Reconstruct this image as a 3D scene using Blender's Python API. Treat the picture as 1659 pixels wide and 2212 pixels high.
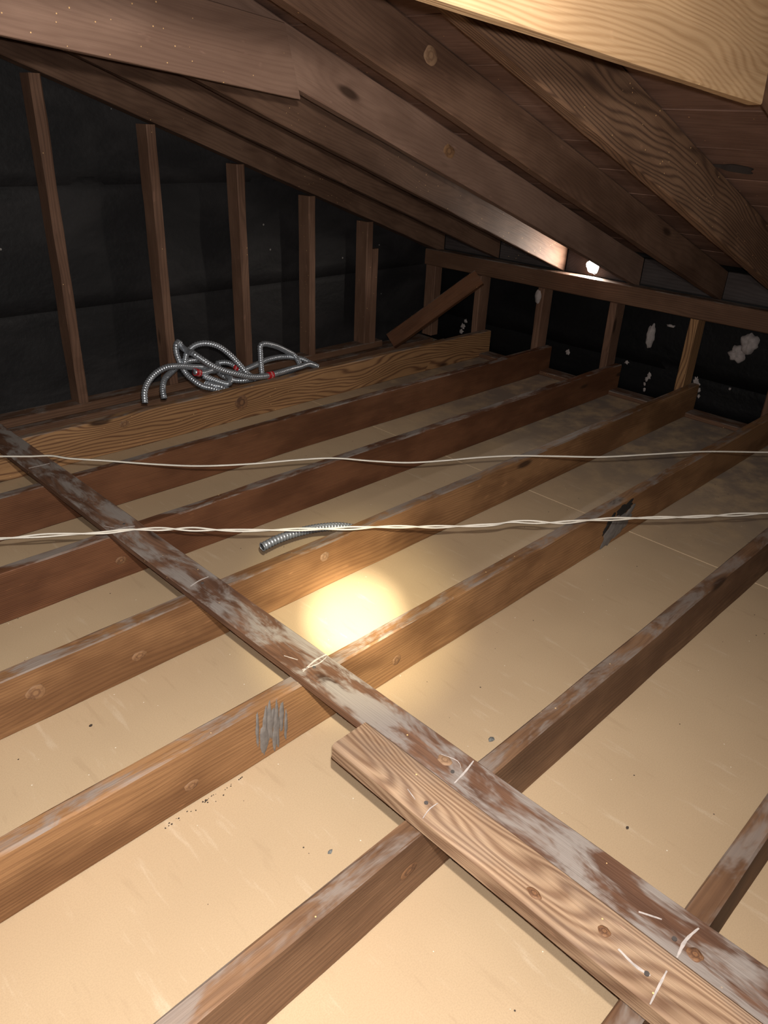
import bpy, bmesh, math, random
from mathutils import Vector, Matrix, noise

# ------------------------------------------------------------------ reset
for o in list(bpy.data.objects):
    bpy.data.objects.remove(o, do_unlink=True)
SC = bpy.context.scene
COL = SC.collection
random.seed(7)

# ------------------------------------------------------------------ camera
cam_d = bpy.data.cameras.new('camera')
cam = bpy.data.objects.new('camera', cam_d)
COL.objects.link(cam)
CAM = Vector((0, 0, 1.1609))
RIGHT = Vector((0.71211, -0.70079, 0.0417)); FWD = Vector((0.63502, 0.61928, -0.46168))
FWD.normalize(); RIGHT = (RIGHT - FWD * RIGHT.dot(FWD)).normalized(); UP = RIGHT.cross(FWD)
M = Matrix((RIGHT, UP, -FWD)).transposed().to_4x4(); M.translation = CAM
cam.matrix_world = M
cam_d.sensor_fit = 'VERTICAL'; cam_d.sensor_height = 36.0
cam_d.lens = 1612.26 / 2212 * 36.0
cam_d.clip_start = 0.02; cam_d.clip_end = 50
SC.camera = cam

# ------------------------------------------------------------------ world, lights, exposure
w = bpy.data.worlds.new('attic_dark'); SC.world = w; w.use_nodes = True
w.node_tree.nodes['Background'].inputs[0].default_value = (0.9, 0.75, 0.62, 1)
w.node_tree.nodes['Background'].inputs[1].default_value = 0.0015
SC.view_settings.view_transform = 'Standard'; SC.view_settings.look = 'None'
SC.view_settings.gamma = 1.0; SC.view_settings.use_curve_mapping = False
SC.view_settings.exposure = 0.0
try:
    SC.cycles.max_bounces = 5; SC.cycles.diffuse_bounces = 3; SC.cycles.glossy_bounces = 2
except Exception:
    pass

LAMP = Vector((0.085, 0.07, 1.24))          # the light carried just above the phone
def aim(o, target):
    o.rotation_euler = (Vector(target) - o.location).to_track_quat('-Z', 'Y').to_euler()
def spot(name, energy, color, size_deg, blend, target, radius=0.012):
    d = bpy.data.lights.new(name, 'SPOT'); d.energy = energy; d.color = color
    d.spot_size = math.radians(size_deg); d.spot_blend = blend; d.shadow_soft_size = radius
    o = bpy.data.objects.new(name, d); COL.objects.link(o); o.location = LAMP; aim(o, target)
    return o
def point(name, energy, color, loc, radius):
    d = bpy.data.lights.new(name, 'POINT'); d.energy = energy; d.color = color; d.shadow_soft_size = radius
    o = bpy.data.objects.new(name, d); COL.objects.link(o); o.location = loc
    return o
point('phone_flash', 74, (1.0, 0.96, 0.90), CAM + RIGHT * 0.012 + UP * 0.012, 0.004)
spot('hand_light_flood', 116, (1.0, 0.955, 0.86), 140, 1.0, (0.50, 1.25, 0.36), 0.012)
spot('hand_light_halo', 215, (1.0, 0.91, 0.55), 21, 1.0, (1.118, 1.181, 0))
spot('hand_light_hot_spot', 900, (1.0, 0.96, 0.72), 9.5, 1.0, (1.118, 1.181, 0))
# daylight behind the hole in the eave blocking
ad = bpy.data.lights.new('eave_daylight', 'AREA'); ad.shape = 'DISK'; ad.size = 0.07; ad.energy = 7.5; ad.color = (1.0, 0.90, 0.78)
ao = bpy.data.objects.new('eave_daylight', ad); COL.objects.link(ao); ao.location = (3.462, 2.0, 0.570); aim(ao, (2.9, 2.12, 0.62))

# ------------------------------------------------------------------ materials
def nt_new(name):
    m = bpy.data.materials.new(name); m.use_nodes = True
    t = m.node_tree; t.nodes.clear()
    out = t.nodes.new('ShaderNodeOutputMaterial'); b = t.nodes.new('ShaderNodeBsdfPrincipled')
    t.links.new(b.outputs[0], out.inputs[0])
    return m, t, b
class N:
    """tiny helper for building node graphs"""
    def __init__(s, t): s.t = t
    def put(s, sock, v):
        if v is None: return
        if isinstance(v, bpy.types.NodeSocket): s.t.links.new(v, sock)
        else:
            try: sock.default_value = v
            except Exception: sock.default_value = tuple(v) + (1,) if len(v) == 3 else v
    def math(s, op, a, b=None, c=None, clamp=False):
        n = s.t.nodes.new('ShaderNodeMath'); n.operation = op; n.use_clamp = clamp
        for i, v in enumerate((a, b, c)): s.put(n.inputs[i], v)
        return n.outputs[0]
    def vmath(s, op, a, b=None):
        n = s.t.nodes.new('ShaderNodeVectorMath'); n.operation = op
        s.put(n.inputs[0], a); s.put(n.inputs[1], b)
        return n.outputs[0]
    def noise(s, vec, scale=1.0, detail=2.0, rough=0.5, dist=0.0):
        n = s.t.nodes.new('ShaderNodeTexNoise'); s.put(n.inputs['Vector'], vec)
        n.inputs['Scale'].default_value = scale; n.inputs['Detail'].default_value = detail
        n.inputs['Roughness'].default_value = rough; n.inputs['Distortion'].default_value = dist
        return n.outputs[0]
    def voronoi(s, vec, scale=1.0):
        n = s.t.nodes.new('ShaderNodeTexVoronoi'); s.put(n.inputs['Vector'], vec); n.inputs['Scale'].default_value = scale
        return n.outputs['Distance'], n.outputs['Color']
    def ramp(s, v, lo, hi, a=0.0, b=1.0):
        n = s.t.nodes.new('ShaderNodeMapRange'); n.interpolation_type = 'SMOOTHSTEP'; s.put(n.inputs[0], v)
        for i, x in enumerate((lo, hi, a, b)): n.inputs[i + 1].default_value = x
        return n.outputs[0]
    def mix(s, f, a, b, mode='MIX'):
        n = s.t.nodes.new('ShaderNodeMix'); n.data_type = 'RGBA'; n.blend_type = mode
        s.put(n.inputs[0], f); s.put(n.inputs[6], a if isinstance(a, bpy.types.NodeSocket) else tuple(a) + (1,))
        s.put(n.inputs[7], b if isinstance(b, bpy.types.NodeSocket) else tuple(b) + (1,))
        return n.outputs[2]
    def bump(s, h, strength, dist):
        n = s.t.nodes.new('ShaderNodeBump'); s.put(n.inputs['Height'], h)
        n.inputs['Strength'].default_value = strength; n.inputs['Distance'].default_value = dist
        return n.outputs[0]
    def sep(s, v):
        n = s.t.nodes.new('ShaderNodeSeparateXYZ'); s.put(n.inputs[0], v); return n.outputs
    def comb(s, x, y, z):
        n = s.t.nodes.new('ShaderNodeCombineXYZ')
        for i, v in enumerate((x, y, z)): s.put(n.inputs[i], v)
        return n.outputs[0]

def wood(name, light, dark, freq=70, swirl=14, contrast=0.7, dust=0.0, dust_col=(.225, .188, .168), dust_lo=.42, dust_hi=.62,
         knots=0.45, knot_col=(.03, .014, .008), stain=0.5, rough=.7, bump=.5, blotch=None, spec=.25, sharp=1.6):
    """planks with their long axis on local X: growth rings, fibres, knots, stains, dust lying on up faces"""
    m, t, b = nt_new(name); n = N(t)
    co = t.nodes.new('ShaderNodeTexCoord').outputs['Object']
    rnd = t.nodes.new('ShaderNodeObjectInfo').outputs['Random']
    off = n.comb(n.math('MULTIPLY', rnd, 31.7), n.math('MULTIPLY', rnd, 17.3), n.math('MULTIPLY', rnd, 23.9))
    p = n.vmath('ADD', co, off)
    x, y, z = n.sep(p)[:3]
    low = n.noise(n.vmath('MULTIPLY', p, (1.3, 7, 7)), 1, 2.0, .45)
    mid = n.noise(n.vmath('MULTIPLY', p, (5, 30, 30)), 1, 1.0, .5)
    kd, kc = n.voronoi(n.vmath('MULTIPLY', p, (2.6, 9, 9)), 1)
    on = n.math('LESS_THAN', n.sep(kc)[0], knots)
    kwide = n.math('MULTIPLY', n.ramp(kd, .02, .55, 1, 0), on)
    kcore = n.math('MULTIPLY', n.ramp(kd, .07, .15, 1, 0), on)
    ph = n.math('MULTIPLY', n.math('ADD', n.math('MULTIPLY', y, .7), z), freq)
    ph = n.math('ADD', ph, n.math('MULTIPLY', low, swirl))
    ph = n.math('ADD', ph, n.math('MULTIPLY', mid, 1.3))
    ph = n.math('ADD', ph, n.math('MULTIPLY', kwide, 7.0))
    ring = n.math('ADD', n.math('MULTIPLY', n.math('SINE', n.math('MULTIPLY', ph, 6.2832 / 4)), .5), .5)
    ring = n.math('POWER', ring, sharp)
    fib = n.noise(n.vmath('MULTIPLY', p, (6, 260, 260)), 1, 2.0, .6)
    g = n.math('MULTIPLY', ring, contrast)
    g = n.math('ADD', g, n.math('MULTIPLY', n.math('SUBTRACT', fib, .5), .7))
    g = n.math('MINIMUM', n.math('MAXIMUM', g, 0), 1)
    c = n.mix(g, light, dark)
    st = n.noise(n.vmath('MULTIPLY', p, (3.0, 7, 7)), 1, 3.0, .62)
    c = n.mix(n.ramp(st, .36, .66, stain, 0), c, n.mix(1.0, c, (.42, .36, .33), 'MULTIPLY'))
    # pale rubbed flecks and scratches
    fl = n.noise(n.vmath('MULTIPLY', p, (14, 50, 50)), 1, 2.0, .7)
    c = n.mix(n.ramp(fl, .66, .78, 0, .4), c, n.mix(1.0, c, (1.9, 1.9, 2.0), 'MULTIPLY'))
    if blotch:
        bl = n.noise(n.vmath('MULTIPLY', p, (4.5, 14, 14)), 1, 4.0, .6)
        c = n.mix(n.ramp(bl, .50, .60, 0, .75), c, blotch)
    c = n.mix(n.math('MULTIPLY', kcore, .85), c, knot_col)
    # bright resin beads
    sd, scol = n.voronoi(n.vmath('MULTIPLY', p, (70, 70, 70)), 1)
    bead = n.math('MULTIPLY', n.math('LESS_THAN', sd, .11), n.math('LESS_THAN', n.sep(scol)[1], .05))
    c = n.mix(bead, c, (.8, .5, .22))
    if dust > 0:
        nz = n.sep(t.nodes.new('ShaderNodeNewGeometry').outputs['Normal'])[2]
        d1 = n.noise(n.vmath('MULTIPLY', p, (7, 20, 20)), 1, 4.0, .68, .4)
        dm = n.math('MULTIPLY', n.ramp(d1, dust_lo, dust_hi, 0, dust), n.ramp(nz, .4, .75))
        c = n.mix(dm, c, dust_col)
    n.put(b.inputs['Base Color'], c)
    b.inputs['Roughness'].default_value = rough
    b.inputs['Specular IOR Level'].default_value = spec
    n.put(b.inputs['Normal'], n.bump(fib, bump, .0022))
    return m

W_JOIST = wood('joist_pine', (.275, .142, .064), (.142, .064, .029), freq=430, swirl=46, contrast=.40, dust=.8, stain=.75)
W_OLD = wood('weathered_joist_pine', (.205, .112, .062), (.098, .05, .03), freq=380, swirl=50, contrast=.4, dust=.7, stain=.75)
W_GOLD = wood('swirl_grain_fir', (.35, .19, .088), (.125, .055, .027), freq=260, swirl=60, contrast=.9, knots=.35, dust=.7, sharp=2.6, stain=.3)
W_RED = wood('red_brown_pine', (.165, .068, .031), (.070, .028, .0145), freq=760, swirl=24, contrast=.6, dust=.9, stain=.65)
W_RAFT = wood('rafter_fir', (.165, .092, .060), (.092, .048, .032), freq=300, swirl=60, contrast=.38, stain=.65, dust=0, knots=.35)
W_RAFT2 = wood('rafter_striped_fir', (.22, .125, .075), (.072, .038, .025), freq=400, swirl=80, contrast=.8, stain=.55, sharp=2.2, knots=.2)
W_TIE1 = wood('tie_brown_fir', (.25, .152, .112), (.175, .10, .072), freq=260, swirl=60, contrast=.35, stain=.45, knots=.35)
W_TIE = wood('tie_pale_fir', (.42, .275, .15), (.285, .165, .078), freq=640, swirl=150, contrast=.65, stain=.4, sharp=1.6, knots=.3)
W_STUD = wood('stud_fir', (.19, .102, .066), (.095, .05, .033), freq=420, swirl=30, contrast=.5, dust=.2)
W_BACK = wood('dusty_board', (.20, .105, .065), (.10, .052, .036), freq=330, swirl=50, contrast=.45, dust=.88, dust_col=(.275, .238, .218), dust_lo=.42, dust_hi=.60, stain=.75)
W_EDGE = wood('striped_two_by_four', (.205, .118, .072), (.41, .275, .178), freq=380, swirl=110, contrast=.85, dust=.15, sharp=.9, knots=.3, stain=.55)
W_DECK = wood('deck_plank_pine', (.19, .108, .08), (.13, .07, .05), freq=160, swirl=50, contrast=.35, knots=.3, stain=.6)
W_BLOCK = wood('grey_blocking', (.066, .053, .052), (.04, .031, .03), freq=300, swirl=20, contrast=.4)
W_PLATE = wood('plate_fir', (.165, .087, .052), (.085, .041, .026), freq=420, swirl=30, contrast=.5, dust=.75)

def mat_drywall():
    m, t, b = nt_new('kraft_faced_drywall'); n = N(t)
    p = t.nodes.new('ShaderNodeNewGeometry').outputs['Position']
    big = n.noise(n.vmath('MULTIPLY', p, (1.5, 1.5, 1)), 1, 3.0, .6)
    c = n.mix(n.ramp(big, .3, .7), (.50, .365, .235), (.44, .315, .20))
    sc = n.noise(n.vmath('MULTIPLY', p, (34, 5, 1)), 1, 4.0, .65)
    c = n.mix(n.ramp(sc, .58, .74, 0, .5), c, (.58, .46, .34))
    c = n.mix(n.ramp(sc, .30, .42, .35, 0), c, (.38, .265, .165))
    fine = n.noise(p, 420, 2.0, .6)
    c = n.mix(n.ramp(fine, .36, .6, .25, 0), c, (.34, .24, .15))
    # dust settled towards the eave, its darkening also painting in the light falloff
    x = n.sep(p)[0]
    dust_falloff = n.math('MULTIPLY', n.ramp(n.noise(p, 7, 6.0, .65), .34, .60), n.ramp(x, 1.9, 3.0, 0, .85))
    c = n.mix(dust_falloff, c, (.205, .165, .145))
    sp, sc2 = n.voronoi(p, 55)
    spk = n.math('MULTIPLY', n.math('LESS_THAN', sp, .075), n.math('LESS_THAN', n.sep(sc2)[0], .09))
    c = n.mix(spk, c, (.75, .68, .58))
    sp2, sc3 = n.voronoi(n.vmath('ADD', p, (3.3, 1.7, 0)), 38)
    spk2 = n.math('MULTIPLY', n.math('LESS_THAN', sp2, .07), n.math('LESS_THAN', n.sep(sc3)[0], .09))
    c = n.mix(spk2, c, (.06, .045, .035))
    n.put(b.inputs['Base Color'], c)
    b.inputs['Roughness'].default_value = .62; b.inputs['Specular IOR Level'].default_value = .3
    n.put(b.inputs['Normal'], n.bump(fine, .06, .002))
    return m
def mat_paper(name, lo, hi):
    m, t, b = nt_new(name); n = N(t)
    p = t.nodes.new('ShaderNodeNewGeometry').outputs['Position']
    k = n.noise(n.vmath('MULTIPLY', p, (2.5, 2.5, 5)), 1, 4.0, .6, .4)
    c = n.mix(n.ramp(k, .35, .7), lo, hi)
    sp, sc = n.voronoi(p, 30)
    z = n.sep(p)[2]
    spk = n.math('MULTIPLY', n.math('LESS_THAN', sp, .13), n.math('LESS_THAN', n.sep(sc)[0], .035))
    c = n.mix(spk, c, (.22, .20, .19))
    n.put(b.inputs['Base Color'], c)
    b.inputs['Roughness'].default_value = .6; b.inputs['Specular IOR Level'].default_value = .2
    n.put(b.inputs['Normal'], n.bump(n.math('ADD', k, n.math('MULTIPLY', n.noise(p, 60, 2), .15)), .5, .02))
    return m
def mat_flat(name, col, rough=.6, metal=0.0, var=.25, scale=40, spec=.4):
    m, t, b = nt_new(name); n = N(t)
    p = t.nodes.new('ShaderNodeTexCoord').outputs['Object']
    k = n.noise(p, scale, 3.0, .6)
    c = n.mix(n.ramp(k, .3, .7, var, 0), col, tuple(v * .45 for v in col))
    n.put(b.inputs['Base Color'], c); b.inputs['Roughness'].default_value = rough
    b.inputs['Metallic'].default_value = metal; b.inputs['Specular IOR Level'].default_value = spec
    return m
DRY = mat_drywall(); PAPER_G = mat_paper('haze_lit_building_paper', (.012, .0112, .0122), (.024, .022, .023)); PAPER = mat_paper('black_building_paper', (.0020, .0020, .0024), (.0055, .0052, .006))  # one paper: gable copy lightened for haze and light, eave copy darkened for shade
GYPSUM = mat_flat('gypsum_edge', (.62, .54, .43), .8)
GALV = mat_flat('galvanised_steel', (.56, .59, .65), .32, .72, .2, 30)
DARK = mat_flat('conduit_bore', (.015, .015, .017), .8)
RED = mat_flat('red_tag', (.50, .012, .018), .45, 0, .15)
WHITE = mat_flat('white_print', (.75, .72, .70), .5, 0, .05)
CABLE = mat_flat('white_cable_jacket', (.78, .72, .64), .4, 0, .2, 25)
CHALK = mat_flat('white_scratch', (.50, .44, .42), .8, 0, .5, 120)
PLASTER = mat_flat('plaster_lump', (.34, .29, .28), .9, 0, .5, 45)
GREYP = mat_flat('grey_plaster_smear', (.185, .165, .155), .8, 0, .6, 60)
BLACKP = mat_flat('black_patch', (.012, .010, .010), .8, 0, .2, 60)  # plain black for the thin patches on the fifth joist
NUGGET = mat_flat('grey_nugget', (.16, .16, .155), .85, 0, .8, 160)
CRUMB = mat_flat('dark_crumb', (.045, .03, .022), .9)
NAIL = mat_flat('nail_steel', (.10, .085, .08), .6, 0.2, .4)
KNOT = mat_flat('dark_knot_bark', (.018, .010, .007), .9)
FELT = mat_flat('roof_felt', (.008, .008, .009), .8)

# ------------------------------------------------------------------ mesh helpers
def link(name, verts, faces, mat, parent=None, smooth=False):
    me = bpy.data.meshes.new(name); me.from_pydata([tuple(v) for v in verts], [], faces); me.update()
    if smooth:
        me.polygons.foreach_set('use_smooth', [True] * len(me.polygons))
    if mat: me.materials.append(mat)
    o = bpy.data.objects.new(name, me); COL.objects.link(o)
    if parent: o.parent = parent
    return o
def tag(o, label=None, cat=None, group=None, kind=None):
    if label: o['label'] = label
    if cat: o['category'] = cat
    if group: o['group'] = group
    if kind: o['kind'] = kind
    return o
def empty(name, loc=(0, 0, 0)):
    e = bpy.data.objects.new(name, None); e.empty_display_size = .05; COL.objects.link(e); e.location = loc
    return e
def board_mesh(L, T, D, cham=.003, jit=.0012, seed=0, step=.07, cut0=0.0, cut1=0.0, wane=0.0):
    """sawn lumber: long axis X, thickness Y, depth Z, worn arrises. cut0/cut1 shear the ends (x shift per unit depth)"""
    nx = max(2, int(L / step)); V = []; F = []
    prof = [(cham, 0), (T - cham, 0), (T, cham), (T, D - cham), (T - cham, D), (cham, D), (0, D - cham), (0, cham)]
    for i in range(nx + 1):
        u = i / nx
        for k, (y, z) in enumerate(prof):
            x = L * u + (cut0 * (1 - u) + cut1 * u) * (z / D)
            q = Vector((x * 6 + seed * 9.1, k * 3.7, seed * 1.3))
            dy = noise.noise(q) * jit; dz = noise.noise(q + Vector((0, 0, 40))) * jit
            wv = noise.noise(Vector((x * .9 + seed, seed * 2.2, 5))) * jit * 1.6
            if wane and k in (4, 5): dz -= wane * max(0, noise.noise(Vector((x * 3 + seed, k, 9))))
            V.append((x, y + dy + wv, z + dz))
    for i in range(nx):
        for k in range(8):
            a = i * 8 + k; b = i * 8 + (k + 1) % 8
            F.append((a, a + 8, b + 8, b))
    F.append(tuple(range(8))); F.append(tuple(nx * 8 + k for k in reversed(range(8))))
    return V, F
def board(name, L, T, D, mat, loc, rot=None, parent=None, seed=None, **kw):
    seed = random.random() * 50 if seed is None else seed
    V, F = board_mesh(L, T, D, seed=seed, **kw)
    o = link(name, V, F, mat, parent)
    m = (rot or Matrix.Identity(3)).to_4x4(); m.translation = Vector(loc); o.matrix_world = m
    return o
def basis(xd, zd):
    """rotation whose local X is xd and local Z is near zd"""
    x = Vector(xd).normalized(); z = Vector(zd); z = (z - x * z.dot(x)).normalized(); y = z.cross(x)
    return Matrix((x, y, z)).transposed()
def catmull(pts, step):
    P = [Vector(p) for p in pts]; P = [P[0] * 2 - P[1]] + P + [P[-1] * 2 - P[-2]]; out = []
    for i in range(1, len(P) - 2):
        p0, p1, p2, p3 = P[i - 1:i + 3]; n = max(4, int((p2 - p1).length / step * 2))
        for j in range(n):
            t = j / n
            out.append(.5 * ((2 * p1) + (p2 - p0) * t + (2 * p0 - 5 * p1 + 4 * p2 - p3) * t * t + (3 * p1 - p0 - 3 * p2 + p3) * t ** 3))
    out.append(P[-2])
    res = [out[0]]; acc = 0.0; prev = out[0]                       # resample evenly
    for q in out[1:]:
        d = (q - prev).length
        while acc + d >= step and d > 1e-9:
            f = (step - acc) / d; prev = prev.lerp(q, f); res.append(prev.copy()); d = (q - prev).length; acc = 0.0
        acc += d; prev = q
    return res
def tube(pts, radius, seg=10, flat=1.0, cap=True):
    """verts, faces of a tube; radius is a number or a list per point"""
    V = []; F = []; n = len(pts); up = Vector((0, 0, 1)); prevx = None
    for i, p in enumerate(pts):
        t = (pts[min(i + 1, n - 1)] - pts[max(i - 1, 0)]).normalized()
        if prevx is None:
            prevx = t.cross(up if abs(t.z) < .9 else Vector((0, 1, 0))).normalized()
        xx = (prevx - t * prevx.dot(t)).normalized(); yy = t.cross(xx); prevx = xx
        r = radius[i] if isinstance(radius, list) else radius
        for k in range(seg):
            a = 2 * math.pi * k / seg
            V.append(p + xx * (r * math.cos(a)) + yy * (r * flat * math.sin(a)))
    for i in range(n - 1):
        for k in range(seg):
            a = i * seg + k; b = i * seg + (k + 1) % seg
            F.append((a, b, b + seg, a + seg))
    if cap:
        F.append(tuple(reversed(range(seg)))); F.append(tuple((n - 1) * seg + k for k in range(seg)))
    return V, F

# ------------------------------------------------------------------ the setting
H = 0.141                       # joist height
JY = [2.608, 2.195, 1.778, 1.375, 0.972, 0.562, 0.166, -0.243]
JT = 0.038
XE = 3.45                       # black paper of the eave wall
YG = 3.06                       # black paper of the gable wall
SLOPE = 0.345; ANG = math.atan(SLOPE)
def deck_z(x): return 0.53 + SLOPE * (3.36 - x) + 0.152

def slab(name, x0, x1, y0, y1, z0, z1, mat, parent=None, bev=.002):
    b = bmesh.new(); bmesh.ops.create_cube(b, size=1)
    for v in b.verts:
        v.co = ((x0 + x1) / 2 + v.co.x * (x1 - x0), (y0 + y1) / 2 + v.co.y * (y1 - y0), (z0 + z1) / 2 + v.co.z * (z1 - z0))
    if bev: bmesh.ops.bevel(b, geom=list(b.edges), offset=bev, segments=1, affect='EDGES')
    me = bpy.data.meshes.new(name); b.to_mesh(me); b.free(); me.materials.append(mat)
    o = bpy.data.objects.new(name, me); COL.objects.link(o); o.parent = parent
    return o
floor = slab('floor', -1.3, XE + .02, -1.0, YG + .02, -.05, -.0022, GYPSUM, bev=0)
tag(floor, 'tan paper-faced drywall laid under the ceiling joists', 'floor', kind='structure')
ysplit = [-1.0, JY[5] - .019, JY[2] - .019, YG + .02]
for i in range(3):
    for x0, x1 in ((-1.3, -.32), (-.3175, 2.121), (2.1245, XE)):
        slab('drywall_panel', x0, x1, ysplit[i], ysplit[i + 1], -.02, 0, DRY, floor, .0008)

# building paper: lapped horizontal strips, each a wavy sheet
def paper_strip(parent, u0, u1, z0, z1, place, seed, mat):
    nu = int((u1 - u0) / .06); nz = max(3, int((z1 - z0) / .06)); V = []; F = []
    for j in range(nz + 1):
        for i in range(nu + 1):
            u = u0 + (u1 - u0) * i / nu; z = z0 + (z1 - z0) * j / nz
            d = noise.noise(Vector((u * 3 + seed, z * 5, seed))) * .006 + noise.noise(Vector((u * 9, z * 14 + seed, 3))) * .002
            lap = .004 * (1 - j / nz) if z0 > 0.01 else 0        # the upper sheet hangs over the lower one
            V.append(place(u, z, d + lap))
    for j in range(nz):
        for i in range(nu):
            a = j * (nu + 1) + i; F.append((a, a + 1, a + nu + 2, a + nu + 1))
    o = link('paper_strip', V, F, mat, parent, True)
    md = o.modifiers.new('thick', 'SOLIDIFY'); md.thickness = .0015; md.offset = 0
    return o
wall_g = slab('wall_gable', -.6, XE + .05, YG + .012, YG + .035, -.02, 1.9, FELT, bev=0)
tag(wall_g, 'gable wall lined with black building paper behind the tall studs', 'wall', kind='structure')
for k, (z0, z1) in enumerate(((0, .47), (.44, .93), (.90, 1.40), (1.37, 1.88))):
    paper_strip(wall_g, -.6, XE, z0, z1, lambda u, z, d: (u, YG - d, z), 3.1 * k + 1, PAPER_G)
wall_e = slab('wall_eave', XE + .014, XE + .035, -.9, YG + .05, -.02, .53, FELT, bev=0)
tag(wall_e, 'low eave wall lined with black building paper', 'wall', kind='structure')
for k, (z0, z1) in enumerate(((0, .20), (.168, .50))):
    paper_strip(wall_e, -.9, YG, z0, z1, lambda u, z, d: (XE - d, u, z), 5.7 * k + 2, PAPER)

# roof deck: felt above, planks across the rafters
def deck_rot(): return basis((0, 1, 0), (SLOPE, 0, 1))
V = [(-1.0, -1.0, deck_z(-1.0) + .028), (XE + .12, -1.0, deck_z(XE + .12) + .028), (XE + .12, YG + .05, deck_z(XE + .12) + .028), (-1.0, YG + .05, deck_z(-1.0) + .028)]
V += [(x, y, z + .012) for x, y, z in V]
ceil = link('ceiling', V, [(0, 3, 2, 1), (4, 5, 6, 7), (0, 1, 5, 4), (1, 2, 6, 5), (2, 3, 7, 6), (3, 0, 4, 7)], FELT)
tag(ceil, 'underside of the roof deck of wide brown planks', 'roof deck', kind='structure')
PW = 0.232 / math.sqrt(1 + SLOPE ** 2)      # plank pitch measured along world x
edges = [2.03 + PW * k for k in range(-13, 7)]
for k in range(len(edges) - 1):
    xa, xb = edges[k], edges[k + 1]
    if xa > XE + .1: break
    wv = (xb - xa) * math.sqrt(1 + SLOPE ** 2) - .004
    Lp = YG + 1.0
    r = basis((0, 1, 0), (SLOPE, 0, 1))      # local x = world y, local z = deck normal, local y = z cross x
    down = r @ Vector((0, 1, 0))             # local y direction in world
    xs = xb if down.x < 0 else xa
    loc = Vector((xs, -1.0, deck_z(xs)))
    if abs(xa - 2.03) < .01:                 # the plank with the knot hole
        n = 48; V = []; F = []; T2 = .019
        hx, hy, ra, rb = 1.0 + .888, None, .050, .034
        # rectangle outline and hole outline share the count; hole sits .145 down from the upper edge
        hy = (2.175 - (xs if down.x > 0 else xb)) * math.sqrt(1 + SLOPE ** 2) * (1 if down.x > 0 else -1)
        hy = abs(xs - 2.168) * math.sqrt(1 + SLOPE ** 2)
        x0, x1 = hx - .14, hx + .14
        hole = []; rect = []
        for i in range(n):
            a = 2 * math.pi * i / n; ca, sa = math.cos(a), math.sin(a)
            rr = 1 + .13 * math.sin(3 * a + 1) + .08 * math.sin(5 * a)
            hole.append((hx + ra * rr * ca, hy + rb * rr * sa + .10 * (ra * ca)))
            s = 1 / max(abs(ca), abs(sa)); px, py = ca * s, sa * s
            rect.append((hx + .14 * px, wv / 2 + wv / 2 * py))
        for zz in (0, T2):
            V += [(x, y, zz) for x, y in hole] + [(x, y, zz) for x, y in rect]
        for i in range(n):
            j = (i + 1) % n
            F += [(i, j, n + j, n + i), (2 * n + i, 3 * n + i, 3 * n + j, 2 * n + j), (i, 2 * n + i, 2 * n + j, j), (n + i, n + j, 3 * n + j, 3 * n + i)]
        for xa_, xb_ in ((0, x0), (x1, Lp)):
            v0, f0 = board_mesh(xb_ - xa_, wv, T2, cham=.001, jit=0, seed=1)
            base = len(V); V += [(x + xa_, y, z) for x, y, z in v0]; F += [tuple(i + base for i in f) for f in f0]
        o = link('sheathing_plank', V, F, W_DECK, ceil); o.data.materials.append(KNOT)
        for i in range(n): o.data.polygons[4 * i + 2].material_index = 1      # dark bark lining the knot hole
        mm = r.to_4x4(); mm.translation = loc; o.matrix_world = mm
        tag(o, 'brown roof plank with a dark knot hole')
    else:
        board('sheathing_plank', Lp, wv, .019, W_DECK, loc, r, ceil, cham=.0015, jit=.0015, step=.15)

# ------------------------------------------------------------------ ceiling joists
JLAB = ['orange-brown ceiling joist with bold swirling grain and knots, beside the gable wall',
        'dark red-brown ceiling joist, second out from the gable wall',
        'fine-grained red-brown ceiling joist, third out from the gable wall, upper cable crossing its middle',
        'golden-brown ceiling joist beside the short conduit stub, fourth from the gable wall',
        'ceiling joist with grey plaster smears on its side, just right of the bright light spot',
        'dusty ceiling joist crossing under the end of the striped two-by-four',
        'reddish ceiling joist at the lower right, seventh from the gable wall',
        'ceiling joist at the bottom edge, nearest to the camera']
JM = [W_GOLD, W_RED, W_RED, W_JOIST, W_JOIST, W_OLD, W_OLD, W_JOIST]
joists = []
for i, y in enumerate(JY):
    x0 = -.9
    o = board('ceiling_joist', XE - .012 - x0, JT, H, JM[i], (x0, y - JT, 0), jit=.0018, cham=.004, wane=.008, seed=11.3 + i * 3.7)
    tag(o, JLAB[i], 'joist', 'ceiling joists'); joists.append(o)

def patch(name, parent, mat, pts, ndir, thick=.0012, label=None):
    """thin smear: an outline polygon with ragged thickness, lying on a face"""
    nd = Vector(ndir); V = [Vector(p) for p in pts]; n = len(V); c = sum(V, Vector()) / n
    VV = [v for v in V] + [v.lerp(c, .18) + nd * thick for v in V] + [c + nd * thick * 1.3]
    F = []
    for i in range(n):
        j = (i + 1) % n
        F += [(i, j, n + j, n + i), (n + i, n + j, 2 * n)]
    o = link(name, VV, F, mat, None, True)
    if parent: 
        o.parent = parent; o.matrix_parent_inverse = parent.matrix_world.inverted()
    if label: o['label'] = label
    return o
def ragged(cx, cz, rx, rz, n=18, seed=0, skew=0.0, amp=.3):
    out = []
    for i in range(n):
        a = 2 * math.pi * i / n
        r = 1 + amp * noise.noise(Vector((math.cos(a) * 2 + seed, math.sin(a) * 2, seed * 1.7)))
        out.append((cx + rx * r * math.cos(a) + skew * rz * r * math.sin(a), cz + rz * r * math.sin(a)))
    return out
yf = JY[4] - JT - .001
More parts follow.
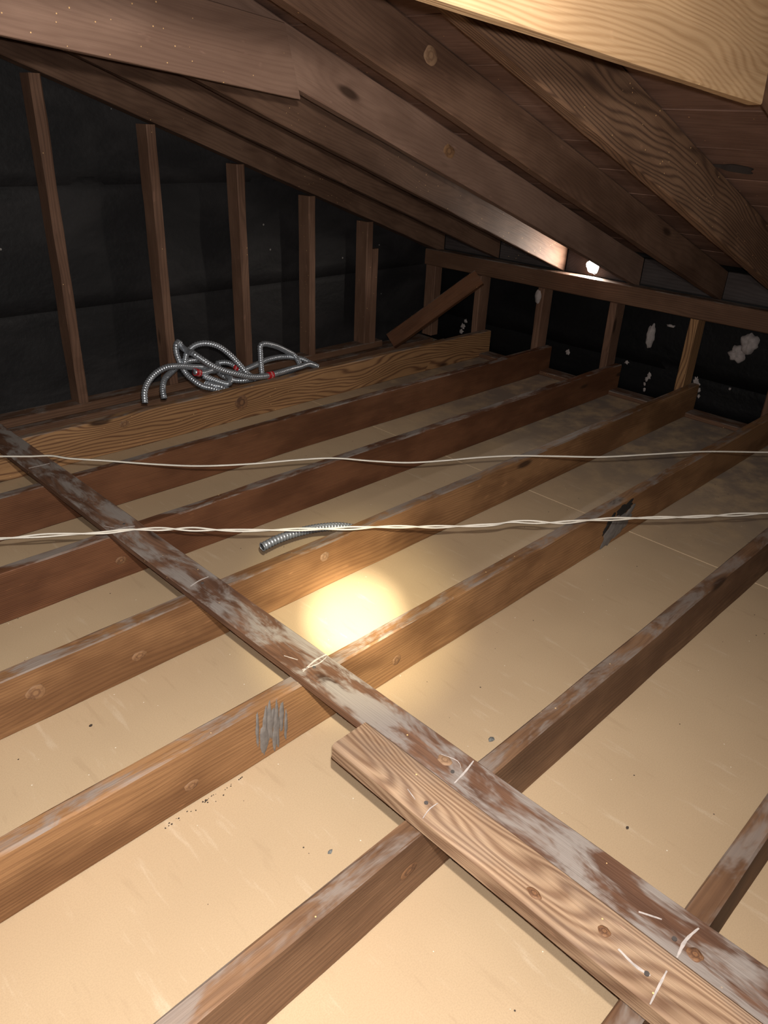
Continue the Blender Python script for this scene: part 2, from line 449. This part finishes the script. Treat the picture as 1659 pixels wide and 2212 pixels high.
for cx, cz, rx, rz, sk, mt in ((.628, .092, .004, .044, .05, GREYP), (.645, .074, .009, .060, .05, GREYP), (.660, .088, .010, .048, .02, GREYP), (.674, .068, .009, .058, .04, GREYP),
                               (.688, .090, .006, .036, .05, GREYP), (.698, .062, .004, .040, .05, GREYP), (1.99, .050, .045, .046, .5, GREYP), (2.05, .062, .06, .042, .7, GREYP),
                               (2.05, .112, .05, .020, .6, BLACKP), (1.96, .088, .020, .032, .8, BLACKP)):
    patch('plaster_smear', joists[4], mt, [(x, yf, z) for x, z in ragged(cx, cz, rx, rz, 28, cx * 37, sk, .55)][::-1], (0, -1, 0), .0015,
          'black patch' if mt is BLACKP else 'grey plaster smear')

# ------------------------------------------------------------------ eave wall framing
top_plate = board('top_plate', YG + .88, .070, .088, W_PLATE, (3.430, -.9, .443), basis((0, 1, 0), (0, 0, 1)), jit=.002, cham=.004)
tag(top_plate, 'long horizontal top plate carrying the rafter ends along the eave wall', 'plate')
XW = XE - .012
for k in range(9):                                  # short pieces of eave sole plate between the joists
    hi = (JY[k - 1] - JT) if k else 2.918
    lo = (JY[k] + .001) if k < 8 else -.6
    if k and k < 8: lo = JY[k] + .001
    o = board('sole_plate', hi - lo - .002, .088, .022, W_PLATE, (XW, lo + .001, .0005), basis((0, 1, 0), (0, 0, 1)), jit=.001)
    names = ['corner', 'first', 'second', 'third', 'fourth', 'fifth', 'sixth', 'seventh', 'nearest']
    tag(o, ['dusty eave sole plate piece in the wall corner behind the swirling-grain joist', 'dusty eave sole plate piece between the first and second joists from the gable',
            'dusty eave sole plate piece between the second and third joists from the gable', 'dusty eave sole plate piece between the third and fourth joists from the gable',
            'dusty eave sole plate piece between the fourth and fifth joists from the gable', 'dusty eave sole plate piece between the fifth and sixth joists from the gable',
            'dusty eave sole plate piece between the sixth and seventh joists from the gable', 'dusty eave sole plate piece between the seventh and eighth joists from the gable',
            'dusty eave sole plate piece past the joist nearest to the camera'][k], 'plate', 'eave sole plate pieces')
ESL = ['short eave wall stud behind the top of the diagonal brace', 'short eave wall stud with a plaster lump at its top, right of the diagonal brace',
       'short split eave wall stud at the end of the third joist', 'short golden eave wall stud between the two pale plaster lumps',
       'short eave wall stud cut off by the right edge of the photo', 'short eave wall stud past the right edge, sixth from the corner']
vert = basis((0, 0, 1), (-1, 0, 0))
for k in range(6):
    y0 = JY[k] + .002
    # local x up, local z -> -x world (depth), local y = z cross x
    r = basis((0, 0, 1), (-1, 0, 0)); yd = r @ Vector((0, 1, 0))
    loc = Vector((XW, y0 if yd.y > 0 else y0 + .039, .0225))
    o = board('eave_stud', .4435 - .0225, .039, .086, W_GOLD if k == 3 else W_STUD, loc, r, jit=.002, cham=.004)
    tag(o, ESL[k], 'stud', 'short studs of the eave wall')
    if k == 1:
        patch('plaster_lump', o, PLASTER, [(XW - .088, y, z) for y, z in ragged(y0 + .030, .40, .018, .035, 18, 4)], (-1, 0, 0), .008, 'pale plaster lump')

# plaster lumps on the black paper
def lump(cy, cz, ry, rz, seed, amp=.45, h=.018):
    n = 26; rings = [(1, 0), (.93, .55), (.62, .95), (.25, 1.0)]; V = []; F = []
    o2 = ragged(0, 0, 1, 1, n, seed, 0, amp)
    for s, hh in rings:
        for i, (a, b) in enumerate(o2):
            hj = h * hh * (1 + .5 * noise.noise(Vector((a * 3 * s, b * 3 * s, seed))))
            V.append((XE - .006 - hj, cy + a * ry * s, cz + b * rz * s))
    V.append((XE - .006 - h, cy, cz))
    for q in range(3):
        for i in range(n):
            j = (i + 1) % n; F.append((q * n + i, q * n + j, q * n + n + j, q * n + n + i))
    for i in range(n): F.append((3 * n + i, 3 * n + (i + 1) % n, 4 * n))
    return link('plaster_lump', V, [f[::-1] for f in F], PLASTER, wall_e, True)
tag(lump(1.624, .307, .021, .056, 3, .3), 'tall pale plaster lump')
tag(lump(1.165, .372, .040, .045, 8, .35, .03), 'round pale plaster lump')
lump(1.205, .315, .036, .036, 12, .4, .025)
lump(1.535, .374, .018, .006, 21, .6, .008)
for i, (cy, cz, s) in enumerate(((1.59, .118, .010), (1.60, .10, .008), (1.605, .075, .006), (1.60, .045, .006), (1.36, .150, .012), (1.345, .132, .008), (1.335, .112, .007),
                                 (1.33, .085, .006), (1.20, .155, .006), (2.06, .13, .014), (2.24, .115, .012), (2.27, .12, .008), (2.78, .12, .018), (2.765, .155, .012), (2.79, .09, .014), (1.72, .155, .010))):
    lump(cy, cz, s, s * (1.6 if i < 8 else .9), 30 + i, .7, .004)

# ------------------------------------------------------------------ gable wall framing
SZ = .076                                           # top of the gable sole plate
gp = board('sole_plate', 2.955 + .6, .084, .0365, W_PLATE, (-.6, 2.957, SZ - .037), jit=.001, cham=.004)
tag(gp, 'dusty gable sole plate under the tall studs, ending in a sawn block near the brace', 'plate')
gq = board('sole_plate', XE + .50, .12, .0365, W_PLATE, (-.6, 2.925, 0.0), jit=.002)
tag(gq, 'lower gable plate lying on the drywall under the studs', 'plate')
GS = 0.354
def gable_z(x): return 1.331 - GS * (x - 1.124)
GX = [1.222, 1.642, 2.052, 2.452, 2.838]
GL = ['tall gable stud at the far left with a pale lit edge', 'tall gable stud just left of the steel conduit coil', 'gable stud rising behind the conduit coil, third from the left',
      'rust-speckled gable stud above the right end of the coil, fourth from the left', 'short doubled gable stud with a notched top, left of the brace']
for k, x in enumerate(GX):
    r = basis((0, 0, 1), (0, -1, 0)); yd = r @ Vector((0, 1, 0))
    wd = .040 if k != 4 else .042
    loc = Vector((x - wd / 2 if yd.x > 0 else x + wd / 2, 3.047, SZ))
    Ls = .935 + SLOPE * (2.2 - x - .021) - SZ - .001
    if k == 4:
        e = empty('gable_stud', (x, 3.0, SZ)); tag(e, GL[k], 'stud', 'tall studs of the gable wall')
        for q, (dx, LL) in enumerate(((0, Ls), (.043, Ls - .135))):
            p = board('stud_member' if q == 0 else 'sister_piece', LL, wd, .086, W_STUD, loc + Vector((dx, 0, 0)), r, jit=.002, cham=.003)
            p.location = Vector(p.location) - Vector((x, 3.0, SZ)); p.parent = e
    else:
        o = board('gable_stud', Ls, wd, .086, W_STUD, loc, r, jit=.003, cham=.004)
        tag(o, GL[k], 'stud', 'tall studs of the gable wall')
r = basis((0, 0, 1), (-1, 0, 0))
o = board('corner_stud', .4435 - .037, .075, .062, W_STUD, (XW, 3.045, .037) if (r @ Vector((0, 1, 0))).y < 0 else (XW, 2.970, .037), r, jit=.002)
tag(o, 'short corner post where the gable and eave walls meet, left of the brace', 'stud')
# diagonal brace across the corner
a = Vector((2.985, 2.885, .098)); b_ = Vector((3.285, 2.60, .425))
d = (b_ - a).normalized(); side = Vector((.5, .72, .0)); 
vv = ((a + b_) / 2 - CAM).normalized(); nn = d.cross(vv).normalized(); nn = nn if nn.z > 0 else -nn
rb_ = basis(d, nn + vv * .38)
o = board('diagonal_brace', (b_ - a).length + .06, .038, .088, W_RED, a - d * .03 - rb_ @ Vector((0, .019, .044)), rb_, jit=.002, cham=.004)
tag(o, 'dusty diagonal two-by-four brace crossing the dark wall corner', 'brace')

# ------------------------------------------------------------------ rafters
def rafter(y_far, zb_at_22, mat, label, x0=-.95, x1=XE - .005, T=.038, group='sloping roof rafters'):
    D = (deck_z(2.2) - zb_at_22) * math.cos(ANG) - .002
    r = basis((1, 0, -SLOPE), (SLOPE, 0, 1))
    zb0 = zb_at_22 + SLOPE * (2.2 - x0)
    L = (x1 - x0) / math.cos(ANG)
    sh = -math.tan(ANG)
    o = board('rafter', L, T, D, mat, (x0, y_far - T, zb0), r, jit=.0025, cham=.003, step=.09, cut0=0, cut1=sh * D * -1 * -1)
    tag(o, label, 'rafter', group); return o
rafter(3.046, .940, W_RAFT, 'end rafter resting on the tall studs of the gable wall', T=.075)
rafter(2.612, .962, W_RAFT, 'dark rafter just inside the end rafter, above the conduit coil')
r1 = rafter(2.190, .957, W_RAFT, 'narrow rafter whose tail is lit by the eave light hole')
r2 = rafter(1.772, .950, W_TIE1, 'long rafter joined by the brown collar tie at upper left')
r3 = rafter(1.374, .957, W_RAFT, 'red-brown rafter running from the top edge with a pale round knot')
r4 = rafter(.972, .934, W_RAFT2, 'rafter with bold wavy striped grain under the bright tie')
r5 = rafter(.559, .936, W_RAFT, 'rafter at the right edge behind the bright tie')
# collar ties nailed to the near face of two rafters
def tie(name, y_near, T, pa, pb, D, mat, label, cut):
    pa = Vector(pa); pb = Vector(pb); d = (pb - pa).normalized()
    r = basis(d, (0, 0, 1)); r_y = r @ Vector((0, 1, 0))
    a0 = pa - d * .75
    o = board(name, (pb - a0).length, T, D, mat, a0, r, jit=.001, cham=.002, cut1=cut * D)
    tag(o, label, 'tie', 'collar ties'); return o
tie('collar_tie', 1.702, .024, (.642, 1.702, 1.279), (1.370, 1.702, 1.206), .155, W_TIE1, 'wide brown collar tie at the upper left above the gable studs', -.4)
tie('collar_tie', .497, .022, (.548, .497, 1.252), (1.255, .497, 1.207), .185, W_TIE, 'bright pale-gold collar tie with swirling grain at the upper right', -.2)

# blocking between rafters over the top plate, one with a light hole
RY = [3.046 - .075, 2.612, 2.190, 1.772, 1.374, .972, .559]
def blocking(ya, yb, hole, label):
    z0, z1 = .532, deck_z(XE) - .002
    if not hole:
        o = board('eave_blocking', yb - ya, .020, z1 - z0, W_BLOCK, (XE + .018, ya, z0), basis((0, 1, 0), (0, 0, 1)), jit=.001)
    else:
        hy, hz, n = 2.0, .571, 40; V = []; F = []; rc = []; hl = []
        for i in range(n):
            a = 2 * math.pi * i / n; ca, sa = math.cos(a), math.sin(a); s = 1 / max(abs(ca), abs(sa))
            rr = 1 + .12 * math.sin(2 * a + .6) + .07 * math.sin(5 * a)
            hl.append((hy + .033 * rr * ca, hz + .033 * rr * sa))
            rc.append(((ya + yb) / 2 + (yb - ya) / 2 * ca * s, (z0 + z1) / 2 + (z1 - z0) / 2 * sa * s))
        for xx in (XE, XE + .018): V += [(xx, y, z) for y, z in hl] + [(xx, y, z) for y, z in rc]
        for i in range(n):
            j = (i + 1) % n
            F += [(i, j, n + j, n + i), (2 * n + i, 3 * n + i, 3 * n + j, 2 * n + j), (i, 2 * n + i, 2 * n + j, j), (n + i, n + j, 3 * n + j, 3 * n + i)]
        o = link('eave_blocking', V, F, W_BLOCK)
    tag(o, label, 'blocking', 'eave blocking boards'); return o
BL = ['eave blocking board in the dark wall corner beside the end rafter', 'dark eave blocking board left of the lit rafter tail', 'eave blocking board with the bright white light hole',
      'grey eave blocking board right of the light hole', 'grey eave blocking board second to the right of the light hole', 'eave blocking board at the right edge of the photo']
for k in range(6):
    blocking(RY[k + 1] + .002, RY[k] - (.04 if k else .002), k == 2, BL[k])

# the daylight itself, seen through the hole
V = [(XE + .045, 2.02, .566)]; F = []
for i in range(24):
    a = 2 * math.pi * i / 24; V.append((XE + .045, 2.02 + .075 * math.cos(a), .566 + .055 * math.sin(a)))
for i in range(24): F.append((0, 1 + i, 1 + (i + 1) % 24))
m_, t_, b_s = nt_new('daylight'); b_s.inputs['Base Color'].default_value = (1, 1, 1, 1)
b_s.inputs['Emission Color'].default_value = (1, .97, .92, 1); b_s.inputs['Emission Strength'].default_value = 6
tag(link('daylight_opening', V, F, m_), 'white daylight showing through the small hole in the eave blocking', 'daylight')

# ------------------------------------------------------------------ boards lying on the joists
sb_a = Vector((.712, 2.905, H + .0055)); sb_b = Vector((.752, -.55, H + .0055))
d = (sb_b - sb_a).normalized(); r = basis(d, (0, 0, 1)); ry = r @ Vector((0, 1, 0))
sb = board('runner_board', (sb_b - sb_a).length, .088, .019, W_BACK, sb_a if ry.x > 0 else sb_a + Vector((.088, 0, 0)), r, jit=.0010, cham=.002, seed=4.4)
tag(sb, 'long flat dusty runner board laid across all the joists', 'board')
tf_a = Vector((.650, .735, H + .0055)); tf_b = Vector((.662, -.55, H + .0055))
d2 = (tf_b - tf_a).normalized(); r2_ = basis(d2, (0, 0, 1)); ry2 = r2_ @ Vector((0, 1, 0))
tf = board('two_by_four', (tf_b - tf_a).length, .086, .038, W_EDGE, tf_a if ry2.x > 0 else tf_a + Vector((.086, 0, 0)), r2_, jit=.0008, cham=.005, seed=8.1)
tag(tf, 'striped two-by-four lying along the near side of the runner board', 'board')

def stroke(parent, pts, width, z, name='scratch_mark'):
    P = [Vector((x, y, z)) for x, y in pts]; P = catmull(P, .008); V = []; F = []
    n = len(P)
    for i, p in enumerate(P):
        t = (P[min(i + 1, n - 1)] - P[max(i - 1, 0)]).normalized(); s = Vector((-t.y, t.x, 0))
        w = .62 * width * (.5 + .5 * math.sin(math.pi * (i + .6) / n)) * (1 + .5 * noise.noise(p * 90))
        V += [p - s * w, p + s * w, p + s * w + Vector((0, 0, .0009)), p - s * w + Vector((0, 0, .0009))]
    for i in range(n - 1):
        a = i * 4
        for k in range(4): F.append((a + k, a + (k + 1) % 4, a + 4 + (k + 1) % 4, a + 4 + k))
    F += [(0, 3, 2, 1), tuple(4 * (n - 1) + k for k in range(4))]
    o = link(name, V, F, CHALK); o.parent = parent; o.matrix_parent_inverse = parent.matrix_world.inverted()
    return o
ZS = H + .0055 + .0196; ZF = H + .0055 + .0386
for pts, wd in (([(.725, 2.255), (.795, 2.25)], .0013), ([(.722, 1.728), (.760, 1.722), (.795, 1.708)], .0012), ([(.745, 1.735), (.728, 1.765)], .0009),
                ([(.746, 1.358), (.775, 1.366), (.806, 1.366)], .0026), ([(.750, .940), (.790, .950), (.822, .950)], .0032), ([(.752, .945), (.79, .938), (.818, .944)], .0018),
                ([(.752, 1.005), (.765, .975)], .0009),
                ([(.758, .541), (.792, .545), (.826, .552)], .0028), ([(.79, .600), (.80, .570), (.788, .55)], .0012),
                ([(.752, .135), (.785, .138), (.823, .132)], .0034), ([(.775, .205), (.792, .170)], .0022)):
    stroke(sb, pts, wd, ZS)
for pts, wd in (([(.652, .518), (.674, .523), (.696, .521)], .0016), ([(.676, .575), (.668, .545)], .0010), ([(.655, .128), (.684, .131), (.717, .134)], .0026), ([(.690, .193), (.686, .165), (.690, .140)], .0030)):
    stroke(tf, pts, wd, ZF)
def nailhead(parent, x, y, z):
    V, F = tube([Vector((x, y, z - .0005)), Vector((x, y, z + .0012))], .0036, 10)
    o = link('nail_head', V, F, NAIL); o.parent = parent; o.matrix_parent_inverse = parent.matrix_world.inverted()
for y in (1.74, 1.352, .935, .56, .150): nailhead(sb, .775, y, ZS)
nailhead(tf, .678, .535, ZF); nailhead(tf, .688, .15, ZF)

# ------------------------------------------------------------------ cables lying over the joists
W1 = [(.02, 2.88), (.30, 2.69), (.55, 2.50), (.693, 2.393), (.759, 2.34), (.814, 2.295), (.848, 2.235), (.93, 2.149), (1.031, 2.039), (1.135, 1.936), (1.265, 1.844), (1.399, 1.773), (1.505, 1.711), (1.588, 1.62), (1.673, 1.531),
      (1.778, 1.461), (1.882, 1.406), (1.998, 1.338), (2.112, 1.245), (2.233, 1.137), (2.379, 1.04), (2.564, .923), (2.754, .769), (2.95, .62), (3.30, .37)]
P = catmull([(x, y, .1705 + .002 * math.sin(i * 1.3)) for i, (x, y) in enumerate(W1)], .012)
V, F = tube(P, .0042, 8, .62)
tag(link('flat_cable', V, F, CABLE, None, True), 'single flat white cable, the upper of two strung across the joists', 'cable')
W2 = [(-.55, 2.52), (-.10, 2.24), (.35, 1.95), (.495, 1.855), (.599, 1.792), (.704, 1.719), (.776, 1.681), (.879, 1.597), (.987, 1.496), (1.104, 1.404), (1.225, 1.312), (1.298, 1.26), (1.417, 1.16), (1.536, 1.074), (1.602, 1.043),
      (1.69, .961), (1.788, .90), (1.905, .817), (2.018, .73), (2.117, .661), (2.242, .575), (2.45, .43), (2.9, .13), (3.30, -.15)]
P = catmull([(x, y, .1735) for x, y in W2], .008)
tw = empty('twisted_cable', (.35, 1.95, .17)); tag(tw, 'loosely twisted pair of white wires, the lower of two cables across the joists', 'cable')
for s in (0, math.pi):
    Q = []
    for i, p in enumerate(P):
        t = (P[min(i + 1, len(P) - 1)] - P[max(i - 1, 0)]).normalized(); sd = Vector((-t.y, t.x, 0)); L = i * .008
        ph = s + L * 24 + 2.2 * noise.noise(Vector((L * 3, 0, 0)))
        rr = .0030 + .0028 * max(0, noise.noise(Vector((L * 5, 7, 0))) + .15)
        Q.append(p + sd * (rr * math.cos(ph)) + Vector((0, 0, rr * .8 * math.sin(ph))))
    V, F = tube(Q, .0024, 7)
    o = link('wire_strand', V, F, CABLE, tw, True); o.matrix_parent_inverse = Matrix.Translation((-.35, -1.95, -.17))

# ------------------------------------------------------------------ flexible steel conduit
PITCH = .0102
def flex(pts, R=.0132):
    P = catmull(pts, PITCH / 4)
    prof = (1.0, .95, .78, .95)
    return P, tube(P, [R * prof[i % 4] for i in range(len(P))], 12)
def merge(parts):
    V = []; F = []
    for v, f in parts:
        b = len(V); V += v; F += [tuple(i + b for i in q) for q in f]
    return V, F
COIL = {
'A':[(1.338,2.660,0.134),(1.351,2.680,0.173),(1.381,2.700,0.202),(1.427,2.710,0.230),(1.477,2.710,0.244),(1.531,2.710,0.239),(1.592,2.720,0.222),(1.656,2.740,0.203),(1.714,2.760,0.173),(1.776,2.800,0.159),(1.797,2.840,0.172),(1.835,2.820,0.174),(1.852,2.780,0.163),(1.862,2.750,0.146),(1.886,2.730,0.119)],
'B':[(1.444,2.700,0.120),(1.458,2.730,0.153),(1.489,2.760,0.181),(1.546,2.800,0.191),(1.606,2.820,0.211),(1.653,2.820,0.216),(1.700,2.820,0.207),(1.759,2.830,0.172),(1.788,2.820,0.137),(1.795,2.790,0.125),(1.822,2.750,0.113),(1.879,2.730,0.108),(1.992,2.740,0.105),(2.134,2.770,0.088),(2.214,2.760,0.106)],
'C':[(1.585,2.760,0.225),(1.598,2.770,0.247),(1.610,2.770,0.270),(1.641,2.760,0.296),(1.681,2.740,0.304),(1.727,2.720,0.289),(1.765,2.700,0.256),(1.798,2.680,0.213),(1.832,2.660,0.163),(1.875,2.660,0.130)],
'D':[(1.735,2.650,0.070),(1.690,2.652,0.112),(1.646,2.660,0.134),(1.613,2.680,0.146),(1.593,2.720,0.168),(1.585,2.760,0.191),(1.575,2.780,0.233),(1.569,2.790,0.272),(1.577,2.800,0.300),(1.595,2.810,0.306),(1.604,2.800,0.285),(1.598,2.740,0.281),(1.579,2.680,0.292),(1.601,2.645,0.270),(1.635,2.630,0.242),(1.685,2.620,0.214),(1.743,2.610,0.191),(1.806,2.605,0.168),(1.881,2.605,0.156),(1.963,2.610,0.155),(2.046,2.630,0.152),(2.126,2.660,0.142),(2.190,2.680,0.138),(2.247,2.700,0.114)],
'E':[(1.938,2.700,0.122),(1.948,2.720,0.171),(1.961,2.740,0.214),(1.969,2.750,0.243),(1.992,2.750,0.251),(2.060,2.760,0.228),(2.129,2.770,0.192),(2.179,2.770,0.161),(2.180,2.740,0.137),(2.173,2.720,0.120)],
'F':[(1.856,2.780,0.128),(1.902,2.770,0.144),(1.970,2.780,0.153),(2.032,2.790,0.160),(2.101,2.790,0.161),(2.165,2.780,0.154),(2.214,2.750,0.141),(2.241,2.720,0.123),(2.274,2.710,0.104)],
'G':[(1.590,2.690,0.208),(1.629,2.700,0.193),(1.683,2.720,0.189),(1.744,2.750,0.174)],
'H':[(1.634,2.700,0.181),(1.679,2.690,0.157),(1.713,2.670,0.141),(1.734,2.660,0.138),(1.756,2.680,0.150),(1.766,2.720,0.152)],
'I':[(1.643,2.700,0.146),(1.659,2.670,0.142),(1.688,2.650,0.134),(1.73,2.648,0.105),(1.77,2.648,.07)],
}
paths = {}; parts = []
for k, pts in COIL.items():
    P, vf = flex(pts); paths[k] = P; parts.append(vf)
V, F = merge(parts)
coil = link('conduit_coil', V, F, GALV, None, True)
tag(coil, 'loose tangled coil of ribbed steel flexible conduit with red caution tags, by the gable studs', 'conduit')
def caution(path, target, length=.026, R=.0158):
    """red sleeve round the conduit with CAUTION running round it"""
    i = min(range(len(path)), key=lambda q: (path[q] - Vector(target)).length)
    i = max(6, min(len(path) - 7, i))
    t = (path[i + 4] - path[i - 4]).normalized(); c = path[i]
    V, F = tube([c - t * length / 2, c + t * length / 2], R, 24)
    sl = link('caution_tag', V, F, RED, coil, False); sl['label'] = 'red tag with white lettering'
    toc = (CAM - c); toc = (toc - t * toc.dot(t)).normalized(); sd = t.cross(toc)
    cu = bpy.data.curves.new('lettering', 'FONT'); cu.body = 'CAUTION'; cu.size = .0115; cu.align_x = 'CENTER'; cu.align_y = 'CENTER'
    to = bpy.data.objects.new('lettering_tmp', cu); COL.objects.link(to); bpy.context.view_layer.update()
    me = bpy.data.meshes.new_from_object(to.evaluated_get(bpy.context.evaluated_depsgraph_get()))
    bpy.data.objects.remove(to, do_unlink=True)
    bm = bmesh.new(); bm.from_mesh(me); bmesh.ops.triangulate(bm, faces=bm.faces)
    bmesh.ops.subdivide_edges(bm, edges=[e for e in bm.edges if e.calc_length() > .003], cuts=1)
    for v in bm.verts:
        a = (v.co.x + .005) / R; q = v.co.y
        v.co = c + t * q + (toc * math.cos(a) + sd * math.sin(a)) * (R + .0004)
    bm.to_mesh(me); bm.free(); me.materials.append(WHITE)
    lo = bpy.data.objects.new('lettering', me); COL.objects.link(lo); lo.parent = sl
caution(paths['G'], (1.598, 2.69, .203)); caution(paths['D'], (1.915, 2.605, .155)); caution(paths['A'], (1.855, 2.77, .155))

P, (V, F) = flex([(1.030, 1.462, .121), (1.085, 1.462, .126), (1.150, 1.460, .124), (1.220, 1.452, .117), (1.290, 1.436, .104), (1.345, 1.415, .082), (1.40, 1.402, .045), (1.46, 1.40, .016)], .0128)
F = F[:-2] + F[-1:]                                # leave the cut end open
stub = link('conduit_stub', V, F, GALV, None, True)
tag(stub, 'short cut end of ribbed steel conduit sticking up beside the golden joist', 'conduit')
Pi = [p.copy() for p in P[:16]]
Vi, Fi = tube(Pi, .0098, 12, 1.0, False); Fi = [f[::-1] for f in Fi] + [tuple(15 * 12 + k for k in range(12))]
bo = link('bore', Vi, Fi, DARK, stub, True)
t0 = (P[3] - P[0]).normalized(); V = []; F = []
xx = t0.cross(Vector((0, 0, 1))).normalized(); yy = t0.cross(xx)
for i in range(20):                                # bright cut rim
    a = 2 * math.pi * i / 20; dv = xx * math.cos(a) + yy * math.sin(a)
    V += [P[0] + dv * .0134, P[0] + dv * .0094, P[0] - t0 * .0016 + dv * .0114]
for i in range(20):
    a = i * 3; b = ((i + 1) % 20) * 3
    F += [(a, b, b + 2, a + 2), (a + 2, b + 2, b + 1, a + 1), (a, a + 1, b + 1, b)]
link('cut_rim', V, F, GALV, stub, True)

# ------------------------------------------------------------------ knots standing slightly proud of the sawn faces
def mat_knot(name, a, b):
    m, t, bs = nt_new(name); n = N(t)
    co = t.nodes.new('ShaderNodeTexCoord').outputs['Generated']
    c0 = n.vmath('SUBTRACT', co, (.5, .5, .5)); ln = t.nodes.new('ShaderNodeVectorMath'); ln.operation = 'LENGTH'; t.links.new(c0, ln.inputs[0])
    r = n.math('ADD', n.math('MULTIPLY', ln.outputs['Value'], 46), n.math('MULTIPLY', n.noise(co, 7, 3.0), 5))
    k = n.math('ADD', n.math('MULTIPLY', n.math('SINE', r), .5), .5)
    c = n.mix(k, a, b); c = n.mix(n.ramp(ln.outputs['Value'], .05, .22, .7, 0), c, tuple(v * .35 for v in b))
    n.put(bs.inputs['Base Color'], c); bs.inputs['Roughness'].default_value = .7
    return m
K_DARK = mat_knot('dark_knot', (.21, .10, .045), (.085, .036, .017)); K_MID = mat_knot('brown_knot', (.24, .125, .058), (.13, .06, .028)); K_PALE = mat_knot('pale_knot', (.30, .18, .105), (.19, .105, .06))
def knot(parent, c, u, v, ru, rv, mat, seed):
    u = Vector(u); v = Vector(v); nd = u.cross(v).normalized(); n = 26; V = []; F = []
    for s_, h in ((1.0, -.0010), (.93, .0002), (.55, .0004)):
        for i in range(n):
            a = 2 * math.pi * i / n; rr = s_ * (1 + .22 * noise.noise(Vector((math.cos(a) * 1.5 + seed, math.sin(a) * 1.5, seed))))
            V.append(Vector(c) + u * (ru * rr * math.cos(a)) + v * (rv * rr * math.sin(a)) + nd * h)
    V.append(Vector(c) + nd * .0003)
    for q in range(2):
        for i in range(n):
            j = (i + 1) % n; F.append((q * n + i, q * n + j, q * n + n + j, q * n + n + i))
    for i in range(n): F.append((2 * n + i, 2 * n + (i + 1) % n, 3 * n))
    o = link('knot', V, F, mat, None, True); o.parent = parent; o.matrix_parent_inverse = parent.matrix_world.inverted()
EX, EY, EZ = (1, 0, 0), (0, 1, 0), (0, 0, 1)
RX = Vector((1, 0, -SLOPE)).normalized(); RZ = Vector((SLOPE, 0, 1)).normalized()
for k, (par, c, u, v, ru, rv, mt) in enumerate((
        (joists[0], (1.735, JY[0] - JT - .0012, .076), EX, EZ, .034, .030, K_DARK), (joists[0], (1.20, JY[0] - JT - .0012, .105), EX, EZ, .022, .014, K_MID),
        (joists[3], (.358, JY[3] - JT - .0012, .080), EX, EZ, .020, .017, K_MID), (joists[3], (1.146, JY[3] - JT - .0012, .102), EX, EZ, .016, .014, K_PALE),
        (joists[3], (.59, JY[3] - JT - .0012, .055), EX, EZ, .018, .012, K_MID), (joists[4], (1.022, JY[4] - JT - .0012, .054), EX, EZ, .014, .013, K_MID),
        (joists[4], (.477, JY[4] - JT - .0012, .050), EX, EZ, .016, .011, K_MID), (joists[2], (.753, JY[2] - JT - .0012, .060), EX, EZ, .016, .012, K_DARK),
        (joists[5], (.633, JY[5] - JT - .0012, .070), EX, EZ, .020, .013, K_DARK), (r3, (1.452, 1.374 - .0392, 1.300), RX, RZ, .022, .019, K_PALE),
        (r2, (1.997, 1.772 - .0392, 1.090), RX, RZ, .030, .020, K_MID), (tf, (.699, .22, ZF + .0004), EY, (-1, 0, 0), .009, .008, K_DARK),
        (tf, (.675, .32, ZF + .0004), EY, (-1, 0, 0), .012, .007, K_DARK), (sb, (.785, .588, ZS + .0004), EY, (-1, 0, 0), .014, .011, K_PALE),
        (sb, (.775, .120, ZS + .0004), EY, (-1, 0, 0), .012, .010, K_DARK))):
    knot(par, c, u, v, ru, rv, mt, k * 2.3)

# ------------------------------------------------------------------ debris
def pebble(bm, x, y, z, s, seed, sq=(1, .8, .5)):
    r = bmesh.ops.create_icosphere(bm, subdivisions=1, radius=s)
    for v in r['verts']:
        k = 1 + .5 * noise.noise(v.co / s * 1.3 + Vector((seed, seed * .7, 0)))
        v.co = Vector((x + v.co.x * k * sq[0], y + v.co.y * k * sq[1], z + s * sq[2] * .6 + v.co.z * k * sq[2]))
def pebble_obj(name, x, y, s, mat, label, seed, group=None, cat='debris'):
    bm = bmesh.new(); pebble(bm, x, y, 0, s, seed); me = bpy.data.meshes.new(name); bm.to_mesh(me); bm.free(); me.materials.append(mat)
    o = bpy.data.objects.new(name, me); COL.objects.link(o); tag(o, label, cat, group)
pebble_obj('plaster_nugget', 1.033, .655, .0085, NUGGET, 'grey plaster nugget on the drywall right of the runner board', 2)
pebble_obj('plaster_nugget', .599, .679, .0055, NUGGET, 'small grey plaster nugget on the drywall below the two-by-four end', 5)
pebble_obj('bark_crumb', .428, 1.257, .0042, CRUMB, 'black crumb lying alone on the drywall at the left', 9)
pebble_obj('bark_crumb', 1.045, .339, .0036, CRUMB, 'black crumb on the drywall at the lower right', 13)
bm = bmesh.new(); rr = random.Random(3)
for i in range(125):
    if i < 34:                                     # grit gathered along the foot of the smeared joist
        x = rr.choice((.50, .50, .58, .44)) + rr.gauss(0, .016); y = JY[4] - JT - .006 - abs(rr.gauss(0, .006)); s = rr.uniform(.0008, .0022)
    else:
        x = rr.uniform(-.1, 3.2); k = rr.randrange(7); y = rr.uniform(JY[k + 1] + .02, JY[k] - JT - .02); s = rr.uniform(.0008, .0019)
    pebble(bm, x, y, 0, s, i)
me = bpy.data.meshes.new('scattered_grit'); bm.to_mesh(me); bm.free(); me.materials.append(CRUMB)
o = bpy.data.objects.new('scattered_grit', me); COL.objects.link(o)
tag(o, 'dark grit scattered over the tan drywall between the joists', 'grit', kind='stuff')
